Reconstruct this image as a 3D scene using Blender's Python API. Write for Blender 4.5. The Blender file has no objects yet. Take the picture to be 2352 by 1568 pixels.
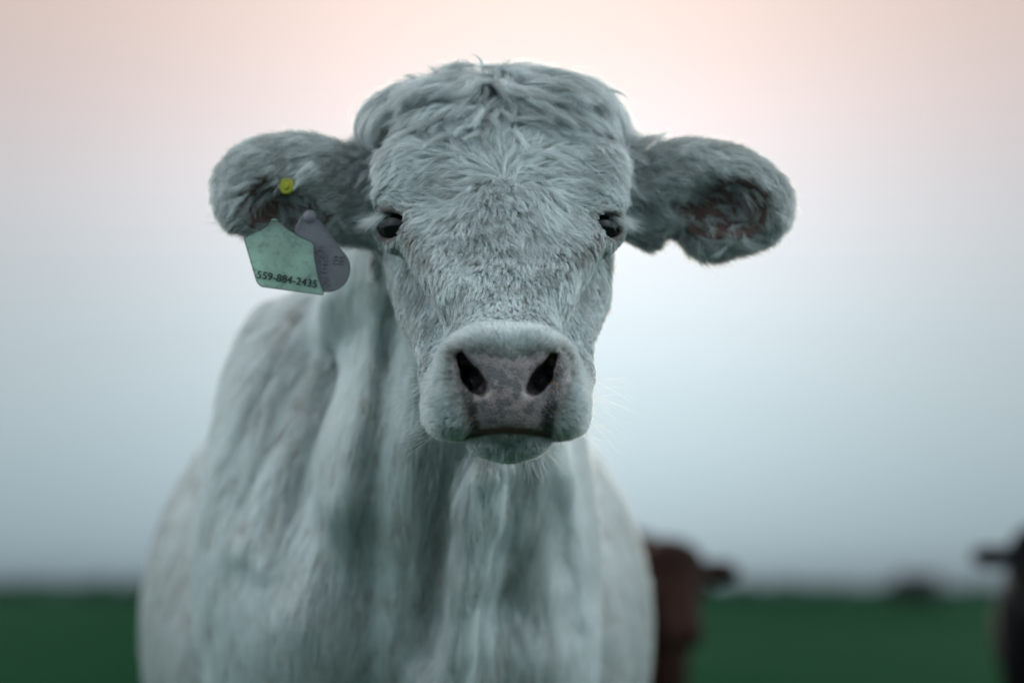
import bpy, math
import numpy as np
from mathutils import Vector, Matrix

FUR = 1.0            # hair density factor
rng = np.random.default_rng(7)
R = math.radians
scene = bpy.context.scene

# ------------------------------------------------------------------ camera
CAM = np.array([0.0, -2.5, 0.79]); PITCH = R(5.92); FPX = 5553.0   # focal length in units of a 2352 px wide frame
cd = bpy.data.cameras.new('camera'); cam = bpy.data.objects.new('camera', cd); scene.collection.objects.link(cam)
cd.sensor_width = 36; cd.lens = 85; cd.clip_start = 0.05; cd.clip_end = 6000
cam.location = CAM; cam.rotation_euler = (R(90) + PITCH, 0, 0)
cd.dof.use_dof = True; cd.dof.focus_distance = 2.37; cd.dof.aperture_fstop = 2.2
scene.camera = cam
scene.render.resolution_x = 1024; scene.render.resolution_y = 682
scene.view_settings.view_transform = 'Standard'; scene.view_settings.look = 'None'
scene.view_settings.exposure = 0.0; scene.view_settings.gamma = 1.0
scene.cycles.use_denoising = True
scene.cycles.max_bounces = 8; scene.cycles.diffuse_bounces = 4; scene.cycles.glossy_bounces = 2
scene.cycles.transparent_max_bounces = 8
scene.cycles_curves.shape = 'RIBBONS'; scene.cycles_curves.subdivisions = 1

def P(u, v, y):
    """world point at depth y on the sight line through (u, v) of the 2352 x 1568 photograph"""
    a = (u - 1176) / FPX; b = -(v - 784) / FPX
    d = np.array([a, math.cos(PITCH) - b * math.sin(PITCH), math.sin(PITCH) + b * math.cos(PITCH)])
    return CAM + d * ((y - CAM[1]) / d[1])

# ------------------------------------------------------------------ sky
SUN_EL, SUN_AZ = R(11), R(3)      # sun low behind the cow, veiled by thin cloud
world = bpy.data.worlds.new('World'); scene.world = world; world.use_nodes = True
wt = world.node_tree; wn = wt.nodes; wn.clear(); wl = wt.links
def N(t, nodes=None, **kw):
    n = (nodes or wn).new(t)
    for k, v in kw.items(): setattr(n, k, v)
    return n
def wmath(op, a, b=None, c=None):
    n = N('ShaderNodeMath', operation=op)
    for i, s in enumerate((a, b, c)):
        if s is None: continue
        if isinstance(s, (int, float)): n.inputs[i].default_value = s
        else: wl.new(s, n.inputs[i])
    return n.outputs[0]
tc = N('ShaderNodeTexCoord')
sep = N('ShaderNodeSeparateXYZ'); wl.new(tc.outputs['Generated'], sep.inputs[0])
dx, dy, dz = sep.outputs
# evening colours by height above the horizon
ramp = N('ShaderNodeValToRGB'); wl.new(wmath('MAXIMUM', dz, 0.0), ramp.inputs[0])
cr = ramp.color_ramp; cr.interpolation = 'B_SPLINE'
stops = [(0.0, (.17, .25, .30)), (0.020, (.42, .56, .64)), (0.06, (.54, .69, .75)), (0.11, (.66, .77, .82)),
         (0.155, (.78, .80, .84)), (0.20, (.88, .76, .76)), (0.26, (.96, .73, .62)), (0.36, (1.0, .96, .94)), (0.6, (5.4, 6.2, 6.5)), (1.0, (9., 10.6, 11.3))]
cr.elements[0].position = stops[0][0]; cr.elements[0].color = (*stops[0][1], 1)
cr.elements[1].position = 1.0; cr.elements[1].color = (*stops[-1][1], 1)
for p, c in stops[1:-1]:
    e = cr.elements.new(p); e.color = (*c, 1)
# the bright veil of cloud in front of the sun
az = wmath('ARCTAN2', dx, dy); el = wmath('ARCSINE', dz)
ga = wmath('DIVIDE', wmath('SUBTRACT', az, R(0.6)), R(9.5)); ge = wmath('DIVIDE', wmath('SUBTRACT', el, R(9.5)), R(9.5))
g = wmath('EXPONENT', wmath('MULTIPLY', wmath('ADD', wmath('MULTIPLY', ga, ga), wmath('MULTIPLY', ge, ge)), -1.0))
front = wmath('MULTIPLY_ADD', dy, 0.5, 0.5)                     # 1 towards the sunset, 0 behind the photographer
back = N('ShaderNodeMix', data_type='RGBA'); wl.new(wmath('MINIMUM', wmath('ADD', wmath('POWER', front, 2.0), wmath('MULTIPLY', wmath('MAXIMUM', dz, 0.0), 1.1)), 1.0), back.inputs[0])
back.inputs[6].default_value = (.54, .82, .94, 1); wl.new(ramp.outputs[0], back.inputs[7])
gain = wmath('MULTIPLY_ADD', g, 0.66, 0.62)  # falls off around the glow; lens vignetting put into the sky brightness too
sc = N('ShaderNodeVectorMath', operation='SCALE'); wl.new(back.outputs[2], sc.inputs[0]); wl.new(gain, sc.inputs['Scale'])
# soft streaks of thin cloud
mp = N('ShaderNodeMapping'); mp.inputs['Scale'].default_value = (2.0, 2.0, 22.0); wl.new(tc.outputs['Generated'], mp.inputs[0])
cl = N('ShaderNodeTexNoise'); cl.inputs['Scale'].default_value = 1.6; cl.inputs['Detail'].default_value = 3; wl.new(mp.outputs[0], cl.inputs[0])
cs = wmath('MULTIPLY_ADD', cl.outputs[0], 0.035, 0.983)
sc2 = N('ShaderNodeVectorMath', operation='SCALE'); wl.new(sc.outputs[0], sc2.inputs[0]); wl.new(cs, sc2.inputs['Scale'])
nish = N('ShaderNodeTexSky', sky_type='NISHITA'); nish.sun_disc = False; nish.sun_elevation = SUN_EL; nish.sun_rotation = SUN_AZ
nb = N('ShaderNodeBackground'); wl.new(nish.outputs[0], nb.inputs[0]); nb.inputs[1].default_value = 0.0004
gb = N('ShaderNodeBackground'); wl.new(sc2.outputs[0], gb.inputs[0]); gb.inputs[1].default_value = 1.0
ad = N('ShaderNodeAddShader'); wl.new(gb.outputs[0], ad.inputs[0]); wl.new(nb.outputs[0], ad.inputs[1])
# unseen side light added to the sky to brighten the cow's edges
sb = N('ShaderNodeBackground'); sb.inputs[0].default_value = (.80, .96, 1.0, 1)
wl.new(wmath('MULTIPLY', wmath('MULTIPLY', wmath('POWER', wmath('ABSOLUTE', dx), 3.0), wmath('MULTIPLY_ADD', dx, 0.8, 3.3)), wmath('MINIMUM', wmath('MAXIMUM', wmath('MULTIPLY_ADD', dz, 2.6, .12), 0.0), 1.0)), sb.inputs[1])
ad0 = ad; ad = N('ShaderNodeAddShader'); wl.new(ad0.outputs[0], ad.inputs[0]); wl.new(sb.outputs[0], ad.inputs[1])
wo = N('ShaderNodeOutputWorld'); wl.new(ad.outputs[0], wo.inputs[0])

sl = bpy.data.lights.new('sun', 'SUN'); sun = bpy.data.objects.new('sun', sl); scene.collection.objects.link(sun)
sl.energy = 1.3; sl.angle = R(14); sl.color = (1.0, .90, .78)
sd = Vector((math.sin(SUN_AZ) * math.cos(SUN_EL), math.cos(SUN_AZ) * math.cos(SUN_EL), math.sin(SUN_EL)))
sun.rotation_euler = (-sd).to_track_quat('-Z', 'Y').to_euler()

# ------------------------------------------------------------------ helpers
def link(o, parent=None):
    scene.collection.objects.link(o)
    if parent is not None: o.parent = parent
    return o
def tag(o, label=None, cat=None, group=None, kind=None):
    if label: o['label'] = label
    if cat: o['category'] = cat
    if group: o['group'] = group
    if kind: o['kind'] = kind
    return o
def empty(name, loc, rz=0):
    o = bpy.data.objects.new(name, None); o.location = loc; o.rotation_euler.z = rz; o.empty_display_size = .1
    return link(o)
def local(o, V):
    """world points -> the frame of parent o (no scale)"""
    M = np.array((Matrix.Translation(o.location) @ o.rotation_euler.to_matrix().to_4x4()).inverted())
    return V @ M[:3, :3].T + M[:3, 3]
def mesh(name, V, F, mat, parent=None, smooth=True):
    me = bpy.data.meshes.new(name)
    V = np.asarray(V, dtype=np.float64); 
    if parent is not None: V = local(parent, V)
    if isinstance(F, np.ndarray):
        n, k = F.shape
        me.vertices.add(len(V)); me.vertices.foreach_set('co', V.astype(np.float32).ravel())
        me.loops.add(n * k); me.loops.foreach_set('vertex_index', F.astype(np.int32).ravel())
        me.polygons.add(n); me.polygons.foreach_set('loop_start', np.arange(0, n * k, k, dtype=np.int32))
        me.update(calc_edges=True)
    else:
        me.from_pydata([tuple(v) for v in V], [], F)
    me.polygons.foreach_set('use_smooth', np.full(len(me.polygons), smooth))
    for m in (mat if isinstance(mat, (list, tuple)) else [mat]): me.materials.append(m)
    return link(bpy.data.objects.new(name, me), parent)

class MT:
    """small material builder"""
    def __init__(s, name):
        s.m = bpy.data.materials.new(name); s.m.use_nodes = True; s.t = s.m.node_tree; s.n = s.t.nodes; s.l = s.t.links
        s.b = s.n['Principled BSDF']; s.out = s.n['Material Output']
    def new(s, t, **kw): return N(t, s.n, **kw)
    def set(s, inp, v):
        i = s.b.inputs[inp]
        if hasattr(v, 'links') or hasattr(v, 'is_linked'): s.l.new(v, i)
        else: i.default_value = v
    def attr(s, name): 
        a = s.new('ShaderNodeAttribute', attribute_name=name); return a.outputs['Fac']
    def noise(s, scale, detail=4, rough=.55, vec=None, stretch=None):
        n = s.new('ShaderNodeTexNoise'); n.inputs['Scale'].default_value = scale; n.inputs['Detail'].default_value = detail
        n.inputs['Roughness'].default_value = rough
        c = s.new('ShaderNodeTexCoord').outputs['Object'] if vec is None else vec
        if stretch:
            m = s.new('ShaderNodeMapping'); m.inputs['Scale'].default_value = stretch; s.l.new(c, m.inputs[0]); c = m.outputs[0]
        s.l.new(c, n.inputs[0]); return n.outputs[0]
    def mapr(s, v, a, b, c=0., d=1.):
        m = s.new('ShaderNodeMapRange'); s.l.new(v, m.inputs[0])
        for i, q in enumerate((a, b, c, d)): m.inputs[i + 1].default_value = q
        return m.outputs[0]
    def mix(s, f, a, b, blend='MIX'):
        m = s.new('ShaderNodeMix', data_type='RGBA', blend_type=blend)
        for i, v in ((0, f), (6, a), (7, b)):
            if isinstance(v, (int, float)): m.inputs[i].default_value = v if i == 0 else (v, v, v, 1)
            elif isinstance(v, tuple): m.inputs[i].default_value = (*v, 1) if len(v) == 3 else v
            else: s.l.new(v, m.inputs[i])
        return m.outputs[2]
    def math(s, op, a, b=0.):
        m = s.new('ShaderNodeMath', operation=op)
        for i, v in enumerate((a, b)):
            if isinstance(v, (int, float)): m.inputs[i].default_value = v
            else: s.l.new(v, m.inputs[i])
        return m.outputs[0]
    def bump(s, h, strength=.3, dist=.002):
        b = s.new('ShaderNodeBump'); b.inputs['Strength'].default_value = strength; b.inputs['Distance'].default_value = dist
        s.l.new(h, b.inputs['Height']); s.l.new(b.outputs[0], s.b.inputs['Normal'])

# ------------------------------------------------------------------ implicit surfaces on a grid
class Field:
    def __init__(s, X, Y, Z):
        s.ax = [np.asarray(a, np.float32) for a in (X, Y, Z)]
        s.F = np.full([len(a) for a in s.ax], .25, np.float32)
    def sub(s, lo, hi):
        sl = tuple(slice(max(0, np.searchsorted(a, l) - 1), min(len(a), np.searchsorted(a, h) + 1)) for a, l, h in zip(s.ax, lo, hi))
        g = [s.ax[0][sl[0]][:, None, None], s.ax[1][sl[1]][None, :, None], s.ax[2][sl[2]][None, None, :]]
        return sl, g
    def add(s, fn, lo, hi, k, m=.05):
        sl, g = s.sub(np.asarray(lo) - m - k, np.asarray(hi) + m + k); a = s.F[sl]
        if a.size == 0: return
        b = fn(*g); h = np.clip(.5 + .5 * (a - b) / k, 0, 1)
        s.F[sl] = a * (1 - h) + b * h - k * h * (1 - h)
    def cut(s, fn, lo, hi, k):
        sl, g = s.sub(np.asarray(lo) - k, np.asarray(hi) + k); a = s.F[sl]
        if a.size == 0: return
        b = -fn(*g); h = np.clip(.5 - .5 * (a - b) / k, 0, 1)
        s.F[sl] = a * (1 - h) + b * h + k * h * (1 - h)
    def disp(s, fn, lo, hi):
        sl, g = s.sub(lo, hi); s.F[sl] += fn(*g).astype(np.float32)
    # primitives
    def cone(s, a, b, r1, r2, k=.03, sc=(1, 1, 1), cut=False):
        a = np.asarray(a, float); b = np.asarray(b, float); q = np.asarray(sc, float)
        ba = (b - a) / q; L = max(float(ba @ ba), 1e-9)
        def fn(x, y, z):
            px, py, pz = (x - a[0]) / q[0], (y - a[1]) / q[1], (z - a[2]) / q[2]
            t = np.clip((px * ba[0] + py * ba[1] + pz * ba[2]) / L, 0, 1)
            d = np.sqrt((px - t * ba[0]) ** 2 + (py - t * ba[1]) ** 2 + (pz - t * ba[2]) ** 2)
            return ((d - (r1 + (r2 - r1) * t)) * q.min()).astype(np.float32)
        rr = max(r1, r2) * q
        (s.cut if cut else s.add)(fn, np.minimum(a, b) - rr, np.maximum(a, b) + rr, k)
    def ell(s, c, r, k=.03, rot=None, cut=False, n=2.0):
        c = np.asarray(c, float); r = np.asarray(r, float); M = np.array(rot.to_matrix()) if rot is not None else np.eye(3)
        def fn(x, y, z):
            p = [x - c[0], y - c[1], z - c[2]]
            q = [sum(M[j, i] * p[j] for j in range(3)) for i in range(3)]
            if n == 2.0:
                k0 = np.sqrt(sum((q[i] / r[i]) ** 2 for i in range(3))) + 1e-6
                k1 = np.sqrt(sum((q[i] / r[i] ** 2) ** 2 for i in range(3))) + 1e-6
                return (k0 * (k0 - 1) / k1).astype(np.float32)
            k0 = sum(np.abs(q[i] / r[i]) ** n for i in range(3)) ** (1 / n)
            return ((k0 - 1) * r.min()).astype(np.float32)
        rr = np.full(3, r.max()) if rot is not None else r
        (s.cut if cut else s.add)(fn, c - rr, c + rr, k)
    def polygonise(s):
        F = s.F; ins = F < 0
        c = ins[:-1, :-1, :-1].astype(np.uint8)
        tot = np.zeros(c.shape, np.uint8)
        for i in (0, 1):
            for j in (0, 1):
                for k in (0, 1):
                    tot += ins[i:F.shape[0] - 1 + i, j:F.shape[1] - 1 + j, k:F.shape[2] - 1 + k]
        act = (tot > 0) & (tot < 8)
        I = np.argwhere(act); idx = np.full(act.shape, -1, np.int32); idx[act] = np.arange(len(I))
        acc = np.zeros((len(I), 3)); cnt = np.zeros(len(I))
        A = s.ax
        corners = [(i, j, k) for i in (0, 1) for j in (0, 1) for k in (0, 1)]
        for a in corners:
            for ax in range(3):
                if a[ax]: continue
                b = list(a); b[ax] = 1
                ia = I + a; ib = I + b
                fa = F[ia[:, 0], ia[:, 1], ia[:, 2]]; fb = F[ib[:, 0], ib[:, 1], ib[:, 2]]
                m = (fa < 0) != (fb < 0); t = fa[m] / (fa[m] - fb[m])
                pa = np.stack([A[q][ia[m, q]] for q in range(3)], 1); pb = np.stack([A[q][ib[m, q]] for q in range(3)], 1)
                acc[m] += pa + (pb - pa) * t[:, None]; cnt[m] += 1
        V = acc / cnt[:, None]
        quads = []
        for ax in range(3):
            o = [q for q in range(3) if q != ax]
            sl0 = [slice(None)] * 3; sl1 = [slice(None)] * 3
            sl0[ax] = slice(0, -1); sl1[ax] = slice(1, None)
            a = ins[tuple(sl0)]; b = ins[tuple(sl1)]
            E = np.argwhere(a != b)
            E = E[(E[:, o[0]] > 0) & (E[:, o[1]] > 0) & (E[:, o[0]] < F.shape[o[0]] - 1) & (E[:, o[1]] < F.shape[o[1]] - 1)]
            fl = a[E[:, 0], E[:, 1], E[:, 2]]
            def at(d0, d1):
                q = E.copy(); q[:, o[0]] -= d0; q[:, o[1]] -= d1
                return idx[q[:, 0], q[:, 1], q[:, 2]]
            Q = np.stack([at(1, 1), at(0, 1), at(0, 0), at(1, 0)], 1)
            if ax == 1: fl = ~fl
            Q[~fl] = Q[~fl][:, ::-1]
            quads.append(Q)
        return V, np.concatenate(quads)
    def coord(s, p):
        return [np.interp(p[:, i], s.ax[i], np.arange(len(s.ax[i]))) for i in range(3)]
    def val(s, p):
        c = s.coord(p); i0 = [np.clip(np.floor(q).astype(int), 0, s.F.shape[i] - 2) for i, q in enumerate(c)]
        f = [q - i for q, i in zip(c, i0)]; r = 0
        for a in (0, 1):
            for b in (0, 1):
                for d in (0, 1):
                    w = (f[0] if a else 1 - f[0]) * (f[1] if b else 1 - f[1]) * (f[2] if d else 1 - f[2])
                    r = r + w * s.F[i0[0] + a, i0[1] + b, i0[2] + d]
        return r
    def grad(s, p, e=.004):
        g = np.stack([s.val(p + np.eye(3)[i] * e) - s.val(p - np.eye(3)[i] * e) for i in range(3)], 1)
        return g / (np.linalg.norm(g, axis=1, keepdims=True) + 1e-9)

# smooth value noise in numpy
_tab = rng.random((4, 64, 64, 64)).astype(np.float32) * 2 - 1
def vnoise(p, scale, ch=0):
    q = p * scale + 1000; i = np.floor(q).astype(int); f = q - i; f = f * f * (3 - 2 * f); i %= 64; j = (i + 1) % 64; T = _tab[ch]; r = 0
    for a in (0, 1):
        for b in (0, 1):
            for c in (0, 1):
                w = (f[:, 0] if a else 1 - f[:, 0]) * (f[:, 1] if b else 1 - f[:, 1]) * (f[:, 2] if c else 1 - f[:, 2])
                r = r + w * T[(j if a else i)[:, 0], (j if b else i)[:, 1], (j if c else i)[:, 2]]
    return r
_t1 = rng.random(256).astype(np.float32) * 2 - 1
def noise1(t):
    i = np.floor(t).astype(int); f = t - i; f = f * f * (3 - 2 * f)
    return _t1[i % 256] * (1 - f) + _t1[(i + 1) % 256] * f

def grid_axis(parts):
    out = [np.array([parts[0][0]])]
    for a, b, h in parts:
        n = max(1, int(round((b - a) / h))); out.append(np.linspace(a, b, n + 1)[1:])
    return np.concatenate(out)
# part markers go here
# ------------------------------------------------------------------ materials
def skin_material():
    M = MT('cow_skin')
    nose, crust, inner, stain, mouth = (M.attr(a) for a in ('nose', 'crust', 'inner', 'stain', 'mouth'))
    n1 = M.noise(38, 5, .6); n2 = M.noise(170, 4, .6); n3 = M.noise(520, 2, .5)
    base = M.mix(M.mapr(n1, .35, .65), (.22, .22, .215), (.34, .33, .32))
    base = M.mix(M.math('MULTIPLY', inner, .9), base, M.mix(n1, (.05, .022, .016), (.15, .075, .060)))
    base = M.mix(stain, base, (.06, .045, .04))
    leather = M.mix(M.mapr(n1, .38, .66), (.20, .165, .17), (.37, .30, .30))
    leather = M.mix(M.mapr(M.noise(75, 5, .65), .47, .56, 0, .75), leather, (.075, .078, .095))
    leather = M.mix(M.mapr(n3, .62, .72, 0, .6), leather, (.05, .04, .04))
    vo = M.new('ShaderNodeTexVoronoi', feature='DISTANCE_TO_EDGE'); vo.inputs['Scale'].default_value = 330
    M.l.new(M.new('ShaderNodeTexCoord').outputs['Object'], vo.inputs[0])
    pit = M.mapr(vo.outputs[0], .0, .16)
    leather = M.mix(M.mapr(vo.outputs[0], .0, .07, .25, 0.), leather, (.10, .075, .075))
    col = M.mix(nose, base, leather)
    col = M.mix(mouth, col, (.085, .035, .028))
    col = M.mix(M.math('MULTIPLY', crust, M.mapr(n2, .30, .46)), col, (.018, .017, .018))
    col = M.mix(M.math('MULTIPLY', crust, M.mapr(M.noise(240, 3, .6), .56, .66, 0, .8)), col, (.20, .10, .05))
    M.set('Base Color', col)
    M.set('Roughness', M.mix(nose, .75, .30)); M.set('Coat Weight', M.math('MULTIPLY', nose, .5)); M.set('Coat Roughness', .16); M.set('Specular IOR Level', .45)
    M.set('Subsurface Weight', M.math('MULTIPLY', nose, .15)); M.b.inputs['Subsurface Radius'].default_value = (.004, .0015, .001); M.b.inputs['Subsurface Scale'].default_value = 1.0
    h = M.math('ADD', M.math('MULTIPLY', pit, nose), M.math('MULTIPLY', n2, 1.2))
    M.bump(h, .5, .0012)
    return M.m
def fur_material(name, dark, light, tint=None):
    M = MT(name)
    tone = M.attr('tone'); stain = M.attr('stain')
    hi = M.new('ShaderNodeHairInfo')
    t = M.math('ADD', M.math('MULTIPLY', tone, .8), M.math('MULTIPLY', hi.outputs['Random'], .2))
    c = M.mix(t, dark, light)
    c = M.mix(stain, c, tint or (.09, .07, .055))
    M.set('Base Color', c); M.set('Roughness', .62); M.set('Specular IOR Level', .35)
    M.t.nodes.remove(M.b)
    h = M.new('ShaderNodeBsdfHairPrincipled', model='CHIANG', parametrization='COLOR')
    M.l.new(c, h.inputs['Color']); h.inputs['Roughness'].default_value = .34; h.inputs['Radial Roughness'].default_value = .55
    h.inputs['Random Roughness'].default_value = .2
    d = M.new('ShaderNodeBsdfDiffuse'); M.l.new(c, d.inputs[0])
    m1 = M.new('ShaderNodeMixShader'); m1.inputs[0].default_value = .4; M.l.new(h.outputs[0], m1.inputs[1]); M.l.new(d.outputs[0], m1.inputs[2])
    M.l.new(m1.outputs[0], M.out.inputs[0])
    return M.m
SKIN = skin_material()
FURM = fur_material('pale_fur', (.19, .22, .22), (.85, .94, .965))

def project(p):
    q = p - CAM; c, s_ = math.cos(PITCH), math.sin(PITCH)
    dep = q[:, 1] * c + q[:, 2] * s_; up = -q[:, 1] * s_ + q[:, 2] * c
    return 1176 + q[:, 0] / dep * FPX, 784 - up / dep * FPX
def seg_dist(u, v, pts):
    d = np.full(len(u), 1e9)
    for (a, b), (c, e) in zip(pts[:-1], pts[1:]):
        L = (c - a) ** 2 + (e - b) ** 2; t = np.clip(((u - a) * (c - a) + (v - b) * (e - b)) / L, 0, 1)
        d = np.minimum(d, np.hypot(u - a - t * (c - a), v - b - t * (e - b)))
    return d
def poly_sd(u, v, pts):
    d = seg_dist(u, v, pts + [pts[0]]); ins = np.zeros(len(u), bool); n = len(pts)
    for i in range(n):
        (a, b), (c, e) = pts[i], pts[(i + 1) % n]
        ins ^= ((b > v) != (e > v)) & (u < (c - a) * (v - b) / (e - b + 1e-12) + a)
    return np.where(ins, -d, d)
def sstep(x, a, b):
    t = np.clip((x - a) / (b - a), 0, 1); return t * t * (3 - 2 * t)

# ------------------------------------------------------------------ the pale cow: one implicit body
Fd = Field(grid_axis([(-.78, -.345, .013), (-.345, .325, .0024), (.325, .50, .013)]),
           grid_axis([(-.345, .17, .003), (.17, .5, .009), (.5, 2.45, .02)]),
           grid_axis([(-.02, .60, .017), (.60, .93, .009), (.93, 1.39, .0024)]))
POLL = P(1146, 205, .02); NOSE = P(1164, 850, -.24)
hd = NOSE - POLL; HL = math.hypot(hd[1], hd[2]); SQ = .432 / HL; DY, DZ = hd[1] / HL, hd[2] / HL; NY, NZ = DZ, -DY   # along the face, out of the face
if NZ < 0: NY, NZ = -NY, -NZ
def hcoord(x, y, z):
    s = (y - POLL[1]) * DY + (z - POLL[2]) * DZ; h = (y - POLL[1]) * NY + (z - POLL[2]) * NZ
    return s * SQ, x - (POLL[0] + s / HL * (NOSE[0] - POLL[0])), h
def H(s, x, h):
    s = s / SQ
    return np.array([POLL[0] + s / HL * (NOSE[0] - POLL[0]) + x, POLL[1] + s * DY + h * NY, POLL[2] + s * DZ + h * NZ])
def prof(ss, vv):
    t = np.linspace(-.1, .6, 281); y = np.interp(t, ss, vv); k = np.hanning(33); k /= k.sum()
    y = np.convolve(np.pad(y, 16, mode='edge'), k, 'valid'); return lambda q: np.interp(q, t, y).astype(np.float32)
S_ = [-.05, .0, .05, .10, .15, .19, .24, .29, .34, .40, .45]
wf = prof(S_, [.092, .110, .114, .110, .106, .098, .074, .056, .053, .058, .062])
tf = prof(S_, [-.022, .006, .015, .016, .012, .006, .000, -.002, .000, .004, .004])
bf = prof(S_, [-.11, -.14, -.17, -.19, -.20, -.20, -.175, -.14, -.12, -.10, -.10])
def loft(x, y, z):
    s, xx, h = hcoord(x, y, z)
    w, t, b = wf(s), tf(s), bf(s); hc = (t + b) / 2; hh = (t - b) / 2
    n = 2.7
    f = ((np.abs(xx) / w) ** n + (np.abs(h - hc) / hh) ** n) ** (1 / n)
    d = (f - 1) * np.minimum(w, hh)
    for e, k in ((s - .43, .05), (-.035 - s, .07)):
        q = np.clip(.5 - .5 * (d - e) / k, 0, 1); d = d * (1 - q) + e * q + k * q * (1 - q)
    return d.astype(np.float32)
Fd.add(loft, (-.16, -.36, .9), (.14, .2, 1.38), .01)
for sx in (-1, 1):
    ex = .008 if sx < 0 else 0
    Fd.cone(H(.10, sx * (.068 + ex), -.13), H(.20, sx * (.054 + ex), -.125), .042, .037, .03)        # cheek
    Fd.cone(H(.20, sx * .054, -.125), H(.31, sx * .034, -.105), .037, .026, .03)
    Fd.cone(H(.20, sx * (.054 + ex), -.125), P(1164 + sx * 134, 868, -.13), .037, .022, .03); Fd.cone(P(1164 + sx * 134, 868, -.13), P(1164 + sx * 128, 930, -.19), .022, .020, .02)
    Fd.cone(H(.115, sx * .098, -.018), H(.165, sx * .101, -.030), .024, .022, .025)    # brow
    Fd.cone(H(.205, sx * .086, -.035), H(.30, sx * .050, -.025), .016, .014, .03)      # facial crest
# eyes
EYES = [P(921, 521, -.046), P(1371, 523, -.046)]; EYER = .0235
GAZE = []
for E, sx in zip(EYES, (-1, 1)):
    g_ = np.array([sx * .40, -.91, .0]); g_ /= np.linalg.norm(g_); GAZE.append(g_)
    Fd.ell(E, (.0278, .0278, .0270), .012)
    Fd.cone(E + [sx * -.014, -.014, .0235], E + [sx * .016, -.012, .021], .006, .006, .010)   # upper lid
    Fd.cone(E + [sx * -.016, -.020, -.020], E + [sx * .008, -.016, -.022], .005, .005, .012) # lower lid
    rot = Vector(g_).to_track_quat('Y', 'Z')
    Fd.ell(E + g_ * .024 + [0, 0, -.0022], (.0205, .024, .0126), .003, rot=rot, cut=True)
    Fd.cone(E + g_ * .012 + [sx * -.014, -.006, -.006], E + [sx * -.024, -.026, -.018], .004, .002, .004, cut=True)   # tear duct
MO = .05                                                                      # the muzzle points below are set back by this much
PM = lambda u, v, y: P(u, v, y + MO)
# muzzle
MZ = PM(1164, 876, -.243)
def muzzle(x, y, z):
    zz = (z - MZ[2]); yy = (y - MZ[1]) + zz * .12; w = .0680 - .12 * np.clip(zz, 0, .06) - 6. * np.clip(zz, 0, .06) ** 2
    f = ((np.abs(x - MZ[0]) / w) ** 4.5 + (np.abs(yy) / .058) ** 3 + (np.abs(zz) / .0500) ** 4.2) ** (1 / 4)
    return ((f - 1) * .050).astype(np.float32)
Fd.add(muzzle, (-.09, -.30, .95), (.09, -.10, 1.2), .022)
Fd.cone(PM(1125, 804, -.262), PM(1205, 804, -.262), .013, .013, .02)          # ridge over the nose
Fd.ell(PM(1164, 900, -.268), (.040, .036, .046), .012, n=2.6)                # nose pad
for sx, a in ((-1, 1), (1, -1)):
    X = lambda u, v, y: PM(1164 + sx * u, v, y)
    Fd.cone(X(114, 826, -.272), X(116, 880, -.274), .013, .012, .012)        # nostril wing
    Fd.cone(X(116, 880, -.274), X(92, 925, -.280), .012, .010, .012)
    Fd.ell(X(117, 948, -.262), (.0245, .030, .0190), .016, n=3.6)         # lip pad
    Fd.cone(X(108, 814, -.312), X(84, 858, -.308), .0050, .0090, .003, cut=True)
    Fd.cone(X(84, 858, -.308), X(58, 893, -.305), .0090, .0070, .003, cut=True)
    for u_n, v_n, r_n in ((106, 818, .0038), (100, 832, .0050), (92, 846, .0064), (82, 861, .0076), (70, 877, .0074), (59, 892, .0052)): Fd.cone(X(u_n, v_n, -.335), X(u_n, v_n, -.272), r_n, r_n, .003, cut=True)
    Fd.cone(X(70, 880, -.300), X(80, 874, -.250), .0080, .0080, .003, cut=True)
    Fd.cone(X(80, 866, -.300), X(104, 852, -.240), .0085, .0070, .004, cut=True)
    Fd.cone(X(62, 888, -.302), X(92, 884, -.262), .0065, .0060, .004, cut=True)
    Fd.cone(X(104, 845, -.312), X(92, 900, -.308), .0050, .0040, .008, cut=True)
    Fd.cone(X(92, 915, -.312), X(84, 948, -.312), .003, .0028, .006, cut=True)
    Fd.cone(X(84, 948, -.312), X(80, 985, -.312), .0028, .0025, .006, cut=True)
# mouth and lower lip
CH = PM(1168, 1003, -.232)
Fd.cone(PM(1122, 998, -.250), PM(1215, 998, -.250), .0170, .0170, .004)
for u in (1120, 1215): Fd.ell(PM(u, 1004, -.256), (.019, .022, .0165), .006)
for q1, q2 in (((1078, 999), (1118, 990)), ((1118, 990), (1168, 986)), ((1168, 986), (1218, 990)), ((1218, 990), (1258, 998))): Fd.cone(PM(*q1, -.302), PM(*q2, -.302), .0036, .0036, .004, cut=True)
Fd.cone(PM(1168, 1000, -.23), H(.16, 0, -.19), .024, .055, .02)               # lower jaw
# ears
def ear(sx, c, tipdir, L, Wz, T, base, cav, cavr, rotz):
    rot = Matrix.Rotation(rotz, 3, 'Y').to_quaternion()
    Fd.ell(c, (L, T, Wz), .02, rot=rot, n=2.1)
    Fd.cone(base, c + (base - c) * .40, .034, .042, .03)
    for cc, rr in zip(cav, cavr): Fd.ell(cc, rr, .008, rot=rot, cut=True)
EL = P(655, 430, .055); ER = P(1648, 448, .055)
Fd.cone(P(1745, 470, .055), P(1625, 560, .050), .024, .012, .02)             # low pointed lobe of the ear
ear(-1, EL, None, .075, .053, .044, P(880, 465, .07), [P(640, 478, .004), P(705, 500, .004)], [(.047, .044, .033), (.034, .044, .024)], R(-4))
ear(1, ER, None, .074, .052, .044, P(1410, 455, .07), [P(1680, 470, .004), P(1600, 480, .006)], [(.055, .046, .030), (.036, .042, .026)], R(16))
Fd.cone(P(1440, 480, .06), P(1497, 550, .05), .028, .008, .02)
Fd.ell(P(1550, 580, .03), (.022, .08, .036), .004, cut=True)                 # torn lower rim of the ear
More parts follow.
